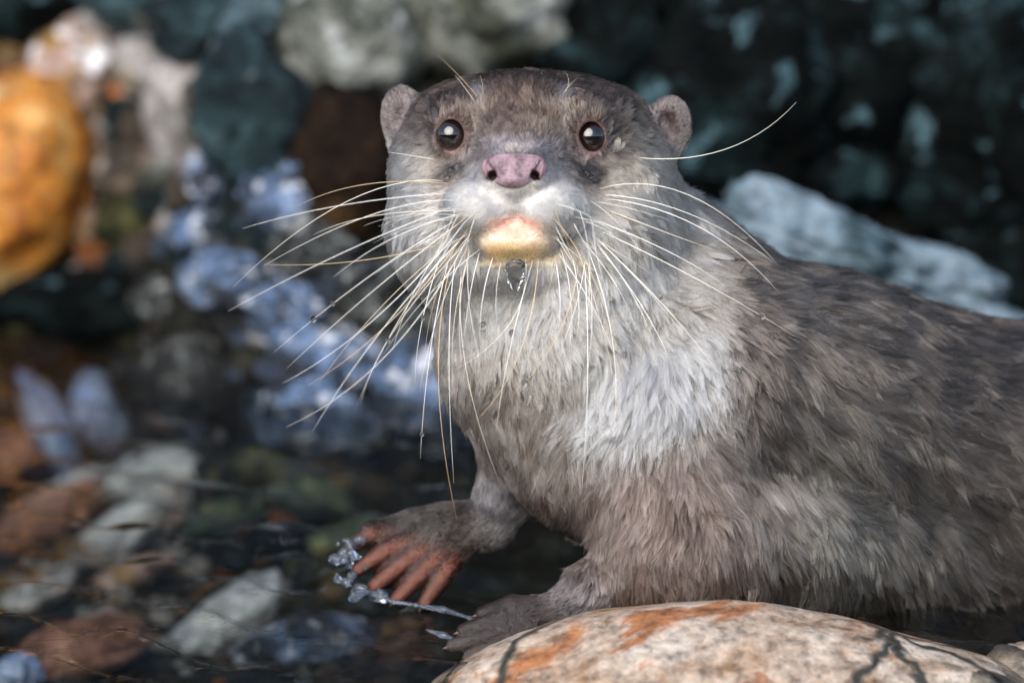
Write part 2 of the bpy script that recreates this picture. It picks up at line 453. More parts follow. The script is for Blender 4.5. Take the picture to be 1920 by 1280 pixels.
PEB = {
    'white': 'white pebble lying among the bank stones', 'amber': 'amber orange pebble lying among the bank stones', 'brown': 'brown pebble lying among the bank stones',
    'grey': 'grey pebble lying among the bank stones', 'slate': 'wet pebble with painted sky-blue sheen lying among the bank stones', 'mottled': 'black and white flecked pebble lying among the bank stones'}
for i in range(170):
    px = rnd.uniform(80, 860); py = rnd.uniform(230, 820)
    if px < 200 and py < 480: continue
    if px > 560 and py < 430: continue
    mt = rnd.choice(['slate', 'slate', 'mottled', 'brown', 'grey', 'white', 'mottled', 'amber'] if px < 330 else ['slate', 'slate', 'slate', 'mottled', 'mottled', 'grey'])
    pebble(px, py, rnd.uniform(12, 34), mt, PEB[mt], mt + ' pebbles of the bank', .5)
for i in range(80):                                   # lumps that fill the bank between the named rocks
    px = rnd.uniform(60, 580); py = rnd.uniform(-20, 500)
    if px < 190 and py > 230: continue
    mt = rnd.choice(['grey', 'brown', 'brown', 'greygreen', 'teal', 'pink', 'teal']) if px < 420 else rnd.choice(['teal', 'teal', 'greygreen', 'slate'])
    lb_ = {'grey': 'grey', 'brown': 'brown', 'greygreen': 'grey green', 'teal': 'dark teal', 'pink': 'pink speckled', 'slate': 'sheen-painted blue'}[mt]
    pebble(px, py, rnd.uniform(22, 50), mt, lb_ + ' lump of rock wedged in the upper bank', mt + ' lumps of the upper bank', .1)
PEBW = {'white': 'white pebble under the shallow water', 'amber': 'amber orange pebble under the shallow water', 'brown': 'brown pebble under the shallow water', 'grey': 'grey pebble under the shallow water', 'ochre': 'ochre pebble under the shallow water'}
for i in range(60):
    t = rnd.random(); k_ = rnd.choice((0, 1, 2))
    px = (330 - 330 * t, 300 - 320 * t, 420 - 300 * t)[k_] + rnd.uniform(-40, 40); py = (900 + 240 * t, 990 + 150 * t, 1010 + 200 * t)[k_] + rnd.uniform(-25, 25)
    mt = rnd.choice(['white', 'white', 'grey', 'ochre'])
    pebble(px, py, rnd.uniform(12, 30), mt, PEBW[mt], mt + ' pebbles in the water', .6)
for i in range(90):
    px = rnd.uniform(-20, 780); py = rnd.uniform(850, 1300)
    mt = rnd.choice(['white', 'amber', 'brown', 'grey', 'brown', 'grey', 'ochre'])
    if px > 560: mt = rnd.choice(['brown', 'ochre'])
    pebble(px, py, rnd.uniform(10, 28), mt, PEBW[mt], mt + ' pebbles in the water', .3)
for px, py, r in ((485, 1040, 24), (430, 1078, 22), (445, 1070, 18), (650, 1160, 14), (505, 1025, 16)):
    pebble(px, py, r, 'amber', PEBW['amber'], 'amber pebbles in the water', 1.0)

# ------------------------------------------------------------------ the otter: one body surface from a distance field
def smin(a, b, k):
    h = np.clip(0.5 + 0.5 * (b - a) / k, 0, 1)
    return b + (a - b) * h - k * h * (1 - h)

def smax(a, b, k):
    return -smin(-a, -b, k)

def ell(P, px, py, z, rx, ry, rz, rot=0.0, roty=0.0):
    c = vc(px, py, z)
    x = P[0] - c[0]; y = P[1] - c[1]; zz = P[2] - c[2]
    if rot:
        a = R(rot); x, y = x * math.cos(a) + y * math.sin(a), -x * math.sin(a) + y * math.cos(a)
    if roty:
        a = R(roty); x, zz = x * math.cos(a) + zz * math.sin(a), -x * math.sin(a) + zz * math.cos(a)
    k0 = np.sqrt((x / rx) ** 2 + (y / ry) ** 2 + (zz / rz) ** 2)
    k1 = np.sqrt((x / rx ** 2) ** 2 + (y / ry ** 2) ** 2 + (zz / rz ** 2) ** 2) + 1e-9
    return k0 * (k0 - 1) / k1

def cone(P, a, ra, b, rb):
    A = vc(*a); B = vc(*b); d = B - A
    L2 = float(d @ d)
    t = np.clip(((P[0] - A[0]) * d[0] + (P[1] - A[1]) * d[1] + (P[2] - A[2]) * d[2]) / L2, 0, 1)
    return np.sqrt((P[0] - A[0] - t * d[0]) ** 2 + (P[1] - A[1] - t * d[1]) ** 2 + (P[2] - A[2] - t * d[2]) ** 2) - (ra + (rb - ra) * t)

EYES = [(846, 253, 34), (1107, 256, 34)]
FAR_FINGERS = [((770, 982, -230), (700, 996, -205), (662, 1024, -195)), ((800, 992, -220), (726, 1030, -185), (672, 1066, -180)), ((822, 1006, -215), (754, 1056, -178), (702, 1098, -172)),
               ((844, 1018, -215), (786, 1078, -178), (744, 1122, -172)), ((864, 1028, -220), (822, 1090, -185), (796, 1130, -180))]
NEAR_FINGERS = [((1030, 1140, 60), (960, 1135, 75), (905, 1150, 75)), ((1020, 1155, 65), (940, 1160, 85), (870, 1182, 85)), ((1025, 1165, 70), (940, 1185, 95), (850, 1210, 90)), ((1040, 1175, 75), (960, 1205, 100), (880, 1235, 95))]
NOSTRILS = [(963 + s_ * 50, 305, 963 + s_ * 43, 322, 963 + s_ * 37, 334) for s_ in (-1, 1)]
def carve_nostrils(P, d):
    for x0, y0, x1, y1, x2, y2 in NOSTRILS:
        d = smax(d, -cone(P, (x0, y0, 185), 4, (x1, y1, 190), 7.5), 3)
        d = smax(d, -cone(P, (x1, y1, 205), 8, (x2, y2, 165), 10), 3)
        d = smax(d, -cone(P, (x2, y2, 195), 8, (x2 + (x0 - x2) * .9, y2 + 4, 182), 3.5), 3)
    return d

def sdf_body(P):
    d = ell(P, 993, 290, -140, 258, 146, 225)
    d = smin(d, ell(P, 988, 217, -120, 222, 74, 195), 34)                       # crown
    d = smin(d, ell(P, 830, 395, -85, 92, 132, 140), 55)                        # cheeks
    d = smin(d, ell(P, 1160, 395, -90, 104, 138, 140), 55)
    d = smin(d, ell(P, 985, 470, -70, 215, 120, 165), 60)                       # jaw, throat
    d = smin(d, cone(P, (982, 300, -10), 120, (966, 352, 95), 78), 60)          # muzzle
    d = smin(d, cone(P, (985, 225, 20), 70, (963, 305, 140), 44), 40)           # bridge
    d = smin(d, ell(P, 868, 222, 25, 48, 40, 46), 30)                           # brows
    d = smin(d, ell(P, 1088, 222, 25, 48, 40, 46), 30)
    d = smin(d, ell(P, 902, 389, 120, 68, 54, 62), 17)                          # upper lip pads
    d = smin(d, ell(P, 1028, 389, 120, 68, 54, 62), 17)
    d = smin(d, ell(P, 965, 330, 150, 66, 34, 44), 20)
    d = smax(d, -cone(P, (963, 354, 194), 5, (964, 400, 186), 10), 10)           # philtrum
    # neck, shoulders, trunk
    b = cone(P, (1010, 430, -130), 205, (1062, 640, -130), 222)
    b = smin(b, cone(P, (1062, 640, -130), 222, (1130, 800, -120), 205), 60)
    b = smin(b, cone(P, (1130, 640, -190), 215, (1270, 745, -230), 292), 60)
    b = smin(b, cone(P, (1270, 745, -230), 292, (1500, 798, -330), 288), 60)
    b = smin(b, cone(P, (1500, 798, -330), 288, (1900, 905, -480), 288), 60)
    b = smin(b, cone(P, (1900, 905, -480), 288, (2350, 1010, -680), 270), 60)
    b = smin(b, cone(P, (1210, 800, -40), 150, (1270, 985, -10), 148), 60)      # near upper arm
    b = smin(b, cone(P, (1280, 1000, 0), 140, (1480, 1010, -90), 105), 60)
    b = smin(b, cone(P, (1250, 1035, 15), 105, (1120, 1100, 45), 46), 45)       # near forearm
    b = smin(b, cone(P, (1120, 1100, 45), 44, (1050, 1145, 60), 40), 25)
    b = smin(b, cone(P, (1430, 985, -110), 125, (1850, 1060, -360), 150), 60)                # belly fold
    b = smin(b, cone(P, (1040, 830, -150), 85, (1088, 960, -170), 34), 40)      # far chest fold
    b = smin(b, cone(P, (985, 800, -200), 92, (955, 915, -230), 56), 40)        # far foreleg
    b = smin(b, cone(P, (955, 915, -230), 54, (915, 985, -245), 46), 25)
    b = smin(b, cone(P, (915, 985, -245), 44, (820, 1000, -230), 46), 20)
    for F in (FAR_FINGERS, NEAR_FINGERS):
        for a, m, e in F:
            b = smin(b, cone(P, a, 24, m, 21), 12)
            b = smin(b, cone(P, m, 21, e, 14), 5)
    b = smin(b, ell(P, 772, 1046, -194, 80, 50, 16, 35), 12)                  # web
    b = smin(b, ell(P, 820, 988, -235, 100, 44, 40, 10), 20)
    b = smin(b, cone(P, (1110, 420, -230), 172, (1250, 578, -270), 196), 60)     # nape
    d = smin(d, b, 60)
    # chin: small blend so that the mouth line stays a crease
    c = ell(P, 965, 446, 98, 80, 44, 62)
    c = smax(c, -ell(P, 965, 404, 190, 40, 14, 26), 8)
    d = smin(d, c, 16)
    d = smin(d, ell(P, 965, 500, 60, 70, 40, 60), 30)
    d = carve_nostrils(P, d)
    # lids and eye openings
    for (ex, ey, ez), tilt in zip(EYES, (-14, 14)):
        d = smin(d, ell(P, ex, ey, ez + 4, 35, 38, 28), 14)
        d = smax(d, -ell(P, ex, ey, ez + 18, 25, 30, 34, tilt), 5)
    # ears
    for px, py, z, rx, ry, rot, ry_ in ((757, 224, -140, 43, 64, 8, 18), (1252, 240, -145, 46, 60, -8, -18)):
        e = ell(P, px, py, z, rx, ry, 26, rot, ry_)
        e = smax(e, -ell(P, px + (8 if px < 900 else -6), py + 8, z + 34, rx * .62, ry * .62, 24, rot, ry_), 10)
        d = smin(d, e, 24)
    return d

NOSE_C = (963, 320, 185)
def sdf_nose(P):
    d = ell(P, 963, 311, 172, 52, 24, 30)
    d = smin(d, ell(P, 962, 333, 176, 38, 22, 28), 12)
    d = smin(d, ell(P, 928, 316, 168, 26, 24, 24), 12)
    d = smin(d, ell(P, 1000, 316, 168, 26, 24, 24), 12)
    return carve_nostrils(P, d)

def surface_nets(f, xs, ys, zs):
    nx, ny_, nz = len(xs), len(ys), len(zs)
    Vv = np.empty((nx, ny_, nz), dtype=np.float32)
    Y, Z = np.meshgrid(ys, zs, indexing='ij')
    Y = Y.astype(np.float32); Z = Z.astype(np.float32)
    for i0 in range(0, nx, 16):
        xx = np.asarray(xs[i0:i0 + 16], dtype=np.float32)[:, None, None]
        Vv[i0:i0 + 16] = f((xx, Y[None], Z[None]))
    ins = Vv < 0
    c = np.zeros((nx - 1, ny_ - 1, nz - 1), dtype=np.int8)
    offs = [(a, b, d) for a in (0, 1) for b in (0, 1) for d in (0, 1)]
    for a, b, d in offs:
        c += ins[a:nx - 1 + a, b:ny_ - 1 + b, d:nz - 1 + d]
    act = (c > 0) & (c < 8)
    ijk = np.argwhere(act)
    idx = np.full(act.shape, -1, dtype=np.int64)
    idx[act] = np.arange(len(ijk))
    ax = (np.asarray(xs), np.asarray(ys), np.asarray(zs))
    acc = np.zeros((len(ijk), 3)); cnt = np.zeros(len(ijk))
    for o1 in offs:
        for axis in range(3):
            if o1[axis]: continue
            o2 = list(o1); o2[axis] = 1
            A = ijk + np.array(o1); B = ijk + np.array(o2)
            va = Vv[A[:, 0], A[:, 1], A[:, 2]].astype(float); vb = Vv[B[:, 0], B[:, 1], B[:, 2]].astype(float)
            m = (va < 0) != (vb < 0)
            t = np.where(m, va / np.where(m, va - vb, 1), 0)
            pa = np.stack([ax[q][A[:, q]] for q in range(3)], 1); pb = np.stack([ax[q][B[:, q]] for q in range(3)], 1)
            acc += np.where(m[:, None], pa + t[:, None] * (pb - pa), 0); cnt += m
    verts = acc / cnt[:, None]
    faces = []
    for axis in range(3):
        b1, b2 = (axis + 1) % 3, (axis + 2) % 3
        sl0 = [slice(None)] * 3; sl1 = [slice(None)] * 3
        sl0[axis] = slice(0, -1); sl1[axis] = slice(1, None)
        e = np.argwhere(ins[tuple(sl0)] != ins[tuple(sl1)])
        ok = np.ones(len(e), dtype=bool)
        for b_ in (b1, b2):
            ok &= (e[:, b_] >= 1) & (e[:, b_] <= Vv.shape[b_] - 2)
        e = e[ok]
        flip = ~ins[e[:, 0], e[:, 1], e[:, 2]]
        q = []
        for d1, d2 in ((-1, -1), (0, -1), (0, 0), (-1, 0)):
            g = e.copy(); g[:, b1] += d1; g[:, b2] += d2
            q.append(idx[g[:, 0], g[:, 1], g[:, 2]])
        q = np.stack(q, 1)
        q[flip] = q[flip][:, ::-1]
        faces.append(q)
    return verts, np.concatenate(faces)

def grad(f, Vx, h=1.0):
    g = np.zeros_like(Vx)
    for a in range(3):
        e = np.zeros(3); e[a] = h
        g[:, a] = f((Vx + e).T) - f((Vx - e).T)
    return g / (np.linalg.norm(g, axis=1, keepdims=True) + 1e-9)

def spans(parts):
    out = []
    for lo, hi, st in parts:
        out += list(np.arange(lo, hi, st))
    return np.array(out)

gx = spans([(-400, -290, 8), (-290, 370, 4.5), (370, 600, 9), (600, 1450, 16)])
gy = spans([(-720, -620, 14), (-620, 100, 8), (100, 540, 4.5)])
gz = spans([(-1020, -420, 18), (-420, -120, 9), (-120, 235, 4.5)])
BV, BF = surface_nets(sdf_body, gx, gy, gz)
for _ in range(2):
    dd = sdf_body(BV.T)
    BV = BV - 0.8 * grad(sdf_body, BV) * np.clip(dd, -6, 6)[:, None]
BN = grad(sdf_body, BV)

# ---- coat colours (albedo pattern, in photo pixels)
def em(px, py, cx, cy, rx, ry, rot=0, p=2.5):
    a = R(rot); dx = px - cx; dy = py - cy
    x = dx * math.cos(a) + dy * math.sin(a); y = -dx * math.sin(a) + dy * math.cos(a)
    return 1 / (1 + ((x / rx) ** 2 + (y / ry) ** 2) ** p)

def sstep(x, a, b):
    t = np.clip((x - a) / (b - a), 0, 1)
    return t * t * (3 - 2 * t)

BODY_C = np.array([.053, .041, .034])
def coat(Q):
    s = 1 - Q[:, 2] / DP
    px = 960 + Q[:, 0] / s; py = 640 - Q[:, 1] / s; z = Q[:, 2]
    n = len(px)
    C = np.tile(BODY_C, (n, 1))
    def mix(m, c):
        nonlocal C
        m = np.clip(m, 0, 1)[:, None]
        C = C * (1 - m) + np.array(c) * m
    headz = sstep(z, -330, -230)
    mix(em(px, py, 1480, 960, 260, 200, 20, 1.6) * .6, (.13, .125, .105))            # paler flank
    mix(em(px, py, 1210, 960, 190, 170, 0, 2), (.12, .082, .068))                  # warm foreleg
    mix(em(px, py, 1060, 1120, 110, 60, 0, 3) * .7, (.13, .11, .12))
    mix(em(px, py, 960, 760, 130, 190, -15, 2) * headz, (.24, .18, .145))            # chest
    mix(em(px, py, 1010, 545, 255, 125, 14, 2.4) * headz, (.60, .50, .38))           # throat
    mix(em(px, py, 985, 450, 265, 130, 0, 3) * headz, (.88, .81, .71))               # jaw
    mix(em(px, py, 1215, 712, 128, 74, -26, 4) * headz, (.92, .90, .88))              # white bib
    mix(em(px, py, 1290, 660, 60, 50, -28, 3) * headz * .5, (.75, .70, .70))
    mix(sstep(px - (1282 + .2 * (py - 330)), -18, 40) * sstep(-py, -860, -760) * sstep(-px, -1500, -1400), BODY_C * 1.15)   # brown nape
    top = (1 - sstep(py - .16 * np.abs(px - 985) * 0, 285, 365)) * headz * sstep(z, -330, -260)
    mix(top, (.062, .036, .024))                                                      # brown head
    mix(em(px, py, 780, 380, 75, 85, 0, 2) * headz, (.72, .64, .57))                  # cheeks
    mix(em(px, py, 1205, 400, 95, 110, 0, 2) * headz, (.68, .58, .46))
    mix(em(px, py, 728, 400, 26, 130, 0, 2) * headz, (.78, .76, .76))
    mix(em(px, py, 1262, 350, 30, 90, 0, 2) * headz * .8, (.66, .58, .48))
    mix(em(px, py, 810, 310, 40, 26, -20, 2) * headz * .7, (.38, .29, .21))
    mix(em(px, py, 1160, 310, 50, 26, 20, 2) * headz * .7, (.38, .29, .21))
    mix(em(px, py, 890, 224, 15, 34, 20, 2) * headz * .85, (.20, .15, .12))           # pale brows
    mix(em(px, py, 1066, 226, 15, 34, -20, 2) * headz * .85, (.20, .15, .12))
    mix(em(px, py, 900, 178, 12, 14, 0, 2) * headz * .5, (.35, .3, .27))
    mix(em(px, py, 1053, 178, 12, 14, 0, 2) * headz * .5, (.35, .3, .27))
    mix(em(px, py, 855, 345, 60, 34, -30, 2) * headz * .75, (.24, .18, .155))         # grey muzzle sides
    mix(em(px, py, 1078, 342, 60, 36, 30, 2) * headz * .75, (.24, .18, .155))
    mix(em(px, py, 850, 318, 42, 15, -38, 3) * headz, (.06, .048, .046))             # dark wet streaks
    mix(em(px, py, 1100, 322, 40, 20, 42, 3) * headz, (.045, .038, .038))
    mix(em(px, py, 1250, 395, 18, 55, 10, 2) * headz * 0, (.3, .25, .2))
    mix(em(px, py, 965, 280, 70, 16, 0, 2) * headz * .8, (.36, .29, .28))             # above the nose
    mix(em(px, py, 900, 330, 22, 28, 0, 2) * headz * .8, (.50, .45, .46))
    mix(em(px, py, 1030, 330, 22, 28, 0, 2) * headz * .8, (.50, .45, .46))
    mix(em(px, py, 908, 396, 74, 46, -12, 3) * headz, (.93, .89, .83))                # white lips
    mix(em(px, py, 1022, 394, 72, 46, 12, 3) * headz, (.93, .89, .83))
    mix(em(px, py, 965, 446, 82, 44, 0, 4) * headz * sstep(z, 30, 90), (.96, .82, .70))
    mix(em(px, py, 965, 424, 50, 20, 0, 3) * headz * sstep(z, 40, 100), (.88, .50, .40))   # pink lower lip
    mix(em(px, py, 965, 474, 72, 20, 0, 1.6) * headz * sstep(z, 30, 90), (.98, .62, .25))    # stained chin
    for q_ in NOSTRILS:
        mix(em(px, py, (q_[2] + q_[4]) / 2, (q_[3] + q_[5]) / 2, 14, 12, 0, 4) * (z > 100) * sstep(-z, -186, -180), (.05, .012, .014))
    mix(em(px, py, 866, 450, 10, 18, 20, 2) * headz * .8, (.12, .09, .06))            # mouth corners
    mix(em(px, py, 1062, 452, 10, 18, -20, 2) * headz * .8, (.12, .09, .06))
    ear = np.maximum(em(px, py, 752, 216, 40, 60, 0, 5), em(px, py, 1256, 236, 46, 58, 0, 5)) * sstep(-z, 60, 100) * sstep(z, -260, -200)
    mix(ear, (.17, .125, .11))
    mix(np.maximum(em(px, py, 762, 225, 20, 34, 0, 2), em(px, py, 1248, 246, 20, 34, 0, 2)) * ear * .7, (.27, .21, .215))
    for ex, ey, ez in EYES:
        mix(em(px, py, ex, ey, 33, 37, 0, 8) * (z > -40), (.13, .085, .075))
        mix(em(px, py, ex, ey + 34, 22, 7, 0, 2) * (z > -40) * .6, (.26, .17, .15))
    mix(em(px, py, 935, 950, 50, 60, 0, 2) * sstep(-z, 80, 140), (.27, .25, .27))     # far wrist
    paw = em(px, py, 760, 1040, 120, 95, 0, 4)
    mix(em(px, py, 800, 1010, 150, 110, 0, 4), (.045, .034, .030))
    fd = np.full(n, 1e9)
    for a_, m_, e_ in FAR_FINGERS:
        for p_, q_ in ((a_, m_), (m_, e_)):
            ux, uy = q_[0] - p_[0], q_[1] - p_[1]
            t_ = np.clip(((px - p_[0]) * ux + (py - p_[1]) * uy) / (ux * ux + uy * uy), 0, 1)
            fd = np.minimum(fd, np.hypot(px - p_[0] - t_ * ux, py - p_[1] - t_ * uy))
    red = sstep(py - .35 * (px - 780), 985, 1050) * sstep(-px, -930, -860) * (z < -60)
    mix(red * .9, (.05, .017, .012))
    mix(red * sstep(-fd, -15, -4), (.17, .058, .036))
    mix(em(px, py, 955, 1165, 140, 62, 12, 4), (.02, .012, .010))  # near paw: the shade over it is put into its colour
    return C, px, py

def furred(Q):
    s = 1 - Q[:, 2] / DP
    px = 960 + Q[:, 0] / s; py = 640 - Q[:, 1] / s
    f = np.where((py < 500) & (Q[:, 2] > -230), .25 + .4 * sstep(py, 290, 350), .22)
    bare = sstep(py - .35 * (px - 780), 980, 1050) * sstep(-px, -925, -850)
    bare = np.maximum(bare, sstep(-px, -1060, -970) * (py > 1090))
    lip = (((px - 965) / 66) ** 2 + ((py - 446) / 46) ** 2 < 1) & (Q[:, 2] > 60)
    for ex, ey, ez in EYES:
        lip |= ((px - ex) / 34) ** 2 + ((py - ey) / 38) ** 2 < 1
    bare = np.where(lip, 1, bare)
    return f * (1 - bare) + .95 * bare

def lin2attr(me, name, col, domain='POINT'):
    a = me.attributes.new(name, 'FLOAT_COLOR', domain)
    a.data.foreach_set('color', np.concatenate([col, np.ones((len(col), 1))], 1).astype(np.float32).ravel())

sm, sn, so = new_mat('otter_skin')
at = N(sn, 'ShaderNodeAttribute', attribute_name='coat')
pb = N(sn, 'ShaderNodeBsdfPrincipled', Roughness=.28)
stc = sn.nodes.new('ShaderNodeTexCoord')
stn = noise_tex(sn, 420, 6, .7, .3, stc.outputs['Object'])
pb.inputs['Specular IOR Level'].default_value = .4
sn.links.new(mixc(sn, .5, at.outputs['Color'], mixc(sn, 1.0, at.outputs['Color'], ramp(sn, stn.outputs[0], [(.3, (.3, .3, .3)), (.7, (1.3, 1.3, 1.3))]), 'MULTIPLY')), pb.inputs['Base Color'])
sbp = N(sn, 'ShaderNodeBump', Strength=.8, Distance=.0012)
sn.links.new(stn.outputs[0], sbp.inputs['Height']); sn.links.new(sbp.outputs[0], pb.inputs['Normal'])
pb.inputs['Subsurface Weight'].default_value = .25
pb.inputs['Subsurface Radius'].default_value = (.002, .0009, .0006)
pb.inputs['Subsurface Scale'].default_value = 1.0
sn.links.new(pb.outputs[0], so.inputs[0])

otter = bpy.data.objects.new('otter', None)
otter.empty_display_size = .05
COL.objects.link(otter)
otter.location = WP(1300, 1130, 0)
bpy.context.view_layer.update()
tag(otter, 'wet brown otter with white whiskers looking up from the veined boulder', 'otter')

def opart(o):
    o.parent = otter
    o.matrix_parent_inverse = otter.matrix_world.inverted()
    return o

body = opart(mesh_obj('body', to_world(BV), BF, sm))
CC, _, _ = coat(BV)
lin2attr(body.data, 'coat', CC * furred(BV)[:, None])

# ---- nose
nm_, nn, no = new_mat('nose_skin')
nb = N(nn, 'ShaderNodeBsdfPrincipled', Roughness=.27)
ntc = nn.nodes.new('ShaderNodeTexCoord')
n1 = noise_tex(nn, 210, 6, .68, .4, ntc.outputs['Object']); n2 = noise_tex(nn, 1500, 3, .6, 0, ntc.outputs['Object'])
ncol = ramp(nn, n1.outputs[0], [(.36, (.12, .075, .09)), (.45, (.24, .155, .185)), (.54, (.34, .22, .25)), (.64, (.38, .29, .34))])
nn.links.new(ncol, nb.inputs['Base Color'])
nbp = N(nn, 'ShaderNodeBump', Strength=.9, Distance=.0006)
nn.links.new(n2.outputs[0], nbp.inputs['Height']); nn.links.new(nbp.outputs[0], nb.inputs['Normal'])
nb.inputs['Subsurface Weight'].default_value = .2
nb.inputs['Subsurface Radius'].default_value = (.002, .0008, .0008)
nb.inputs['Subsurface Scale'].default_value = 1.0
nn.links.new(nb.outputs[0], no.inputs[0])
NV, NF = surface_nets(sdf_nose, np.arange(-75, 82, 1.8), np.arange(270, 366, 1.8), np.arange(130, 225, 1.8))
tag(opart(mesh_obj('nose', to_world(NV), NF, nm_)), 'mauve pink nose pad with two dark nostrils')

# ---- eyes: dark iris and pupil under a clear wet cornea
em_, en, eo = new_mat('eyeball')
tc = en.nodes.new('ShaderNodeTexCoord')
sx = en.nodes.new('ShaderNodeSeparateXYZ'); en.links.new(tc.outputs['Object'], sx.inputs[0])
ln = N(en, 'ShaderNodeVectorMath', operation='LENGTH')
cx = en.nodes.new('ShaderNodeCombineXYZ')
en.links.new(sx.outputs[0], cx.inputs[0]); en.links.new(sx.outputs[1], cx.inputs[1]); en.links.new(cx.outputs[0], ln.inputs[0])
mr = N(en, 'ShaderNodeMath', operation='DIVIDE'); en.links.new(ln.outputs['Value'], mr.inputs[0]); mr.inputs[1].default_value = 33 * K
ec = ramp(en, mr.outputs[0], [(.0, (.004, .004, .005)), (.42, (.005, .004, .005)), (.5, (.010, .005, .004)), (.78, (.016, .008, .006)), (.86, (.02, .011, .009)), (.95, (.25, .17, .15))])
eb = N(en, 'ShaderNodeBsdfPrincipled', Roughness=.05)
eb.inputs['Coat Weight'].default_value = 1.0
eb.inputs['Coat Roughness'].default_value = 0.01
eb.inputs['Coat IOR'].default_value = 1.45
en.links.new(ec, eb.inputs['Base Color']); en.links.new(eb.outputs[0], eo.inputs[0])
for (ex, ey, ez), yaw in zip(EYES, (-9, 9)):
    bm = bmesh.new()
    bmesh.ops.create_uvsphere(bm, u_segments=48, v_segments=32, radius=33 * K)
    me = bpy.data.meshes.new('eye'); bm.to_mesh(me); bm.free()
    me.polygons.foreach_set('use_smooth', np.ones(len(me.polygons), dtype=bool))
    me.materials.append(em_)
    o = link(bpy.data.objects.new('eye', me))
    o.location = WP(ex, ey, ez + 2)
    o.rotation_euler = (VIEW_ROT @ Matrix.Rotation(R(yaw), 3, 'Y') @ Matrix.Rotation(R(-6), 3, 'X')).to_euler()
    bpy.context.view_layer.update()
    opart(o)

# ---- fur: strands grown on the body surface
# px, py, z, dir x, dir up, dir z, length, clump size, lift
CP = np.array([
    (963, 262, 130, 0, 1, -.5, 10, 3, 25), (985, 180, 40, 0, 1, -.7, 16, 5, 28), (985, 140, -60, 0, .6, -1, 18, 6, 22), (890, 215, 60, -.2, 1, -.3, 12, 3, 25), (1062, 215, 60, .2, 1, -.3, 12, 3, 25),
    (850, 170, -30, -.7, .6, -.6, 18, 7, 22), (1120, 170, -30, .7, .6, -.6, 18, 7, 22), (800, 240, -20, -1, .1, -.5, 22, 9, 18), (1160, 245, -20, 1, .1, -.5, 22, 9, 18),
    (845, 300, 50, -.9, -.35, -.3, 14, 6, 16), (1100, 300, 50, .9, -.35, -.3, 14, 6, 16), (780, 330, -20, -.8, -.6, -.4, 26, 7, 22), (1180, 330, -20, .8, -.6, -.4, 26, 7, 22),
    (740, 420, -80, -.7, -.9, -.2, 32, 8, 28), (1240, 420, -90, .6, -.9, -.2, 34, 9, 28), (900, 330, 140, -.8, -.1, -.4, 9, 3, 25), (1030, 330, 140, .8, -.1, -.4, 9, 3, 25),
    (900, 390, 170, -.7, -.6, 0, 10, 3, 22), (1025, 390, 170, .7, -.6, 0, 10, 3, 22), (850, 420, 100, -.6, -.8, 0, 18, 5, 22), (1085, 420, 100, .6, -.8, 0, 18, 5, 22),
    (965, 440, 170, 0, -1, 0, 4, 3, 12), (920, 450, 150, -.3, -1, 0, 5, 3, 14), (1010, 450, 150, .3, -1, 0, 5, 3, 14), (965, 478, 150, 0, -1, .1, 9, 3, 22), (880, 480, 60, -.3, -1, 0, 32, 8, 24), (1060, 480, 60, .3, -1, 0, 32, 8, 24), (780, 500, -60, -.5, -1, 0, 36, 9, 28),
    (980, 540, 40, 0, -1, .1, 42, 15, 24), (860, 580, 0, -.2, -1, .05, 42, 15, 24), (1130, 540, 20, .45, -1, 0, 42, 15, 26), (1230, 500, -60, .8, -.75, -.1, 42, 15, 28),
    (1000, 640, 70, -.1, -1, .05, 48, 17, 24), (1150, 640, 40, .25, -1, 0, 48, 17, 24), (860, 700, 0, -.2, -1, 0, 48, 17, 24), (950, 780, 40, -.15, -1, 0, 48, 17, 24),
    (1220, 700, 60, -.15, -1, 0, 66, 24, 18), (1330, 660, 20, .3, -1, -.1, 50, 15, 24), (1120, 820, 70, -.25, -1, 0, 58, 17, 20), (1320, 560, -60, .8, -.7, -.3, 46, 13, 28),
    (1100, 920, 90, -.25, -1, 0, 50, 13, 24), (1220, 940, 130, .0, -1, 0, 54, 15, 24), (1330, 860, 80, .25, -1, 0, 54, 15, 24), (1400, 980, 40, .3, -1, 0, 56, 17, 24),
    (1120, 1060, 90, -.35, -.9, .1, 34, 11, 22), (1300, 1090, 100, .1, -1, .1, 46, 14, 22), (1480, 760, -60, .8, -.75, -.25, 58, 17, 20), (1420, 560, -130, .85, -.5, -.4, 46, 14, 20),
    (1600, 900, -120, .75, -.8, -.25, 62, 18, 20), (1600, 640, -180, .95, -.5, -.4, 48, 14, 16), (1800, 720, -280, .95, -.45, -.5, 50, 14, 16), (1800, 980, -250, .85, -.7, -.4, 62, 18, 20),
    (1550, 1060, -80, .35, -1, .1, 62, 18, 24), (1750, 1120, -230, .75, -.8, 0, 62, 18, 22), (1350, 420, -260, .8, -.4, -.6, 40, 12, 18), (2000, 850, -450, .9, -.5, -.5, 50, 15, 18),
    (1320, 350, -330, .7, -.3, -.6, 36, 10, 20),
    (754, 180, -150, -.1, 1, .1, 7, 2, 25), (735, 230, -140, -.7, .2, .3, 7, 2, 25), (1256, 195, -150, .1, 1, .1, 7, 2, 25), (1280, 245, -140, .7, .2, .3, 7, 2, 25),
    (950, 930, -190, -.2, -1, 0, 22, 8, 18), (900, 990, -200, -.8, -.5, 0, 10, 5, 12), (800, 985, -180, -.8, -.5, 0, 9, 4, 12), (760, 1050, -170, -.8, -.5, 0, 4, 3, 8), (1040, 1150, 100, -.9, -.3, 0, 9, 5, 12), (930, 1170, 100, -.9, -.3, 0, 3, 3, 8),
], dtype=float)
CPQ = np.array([vc(*c[:3]) for c in CP])

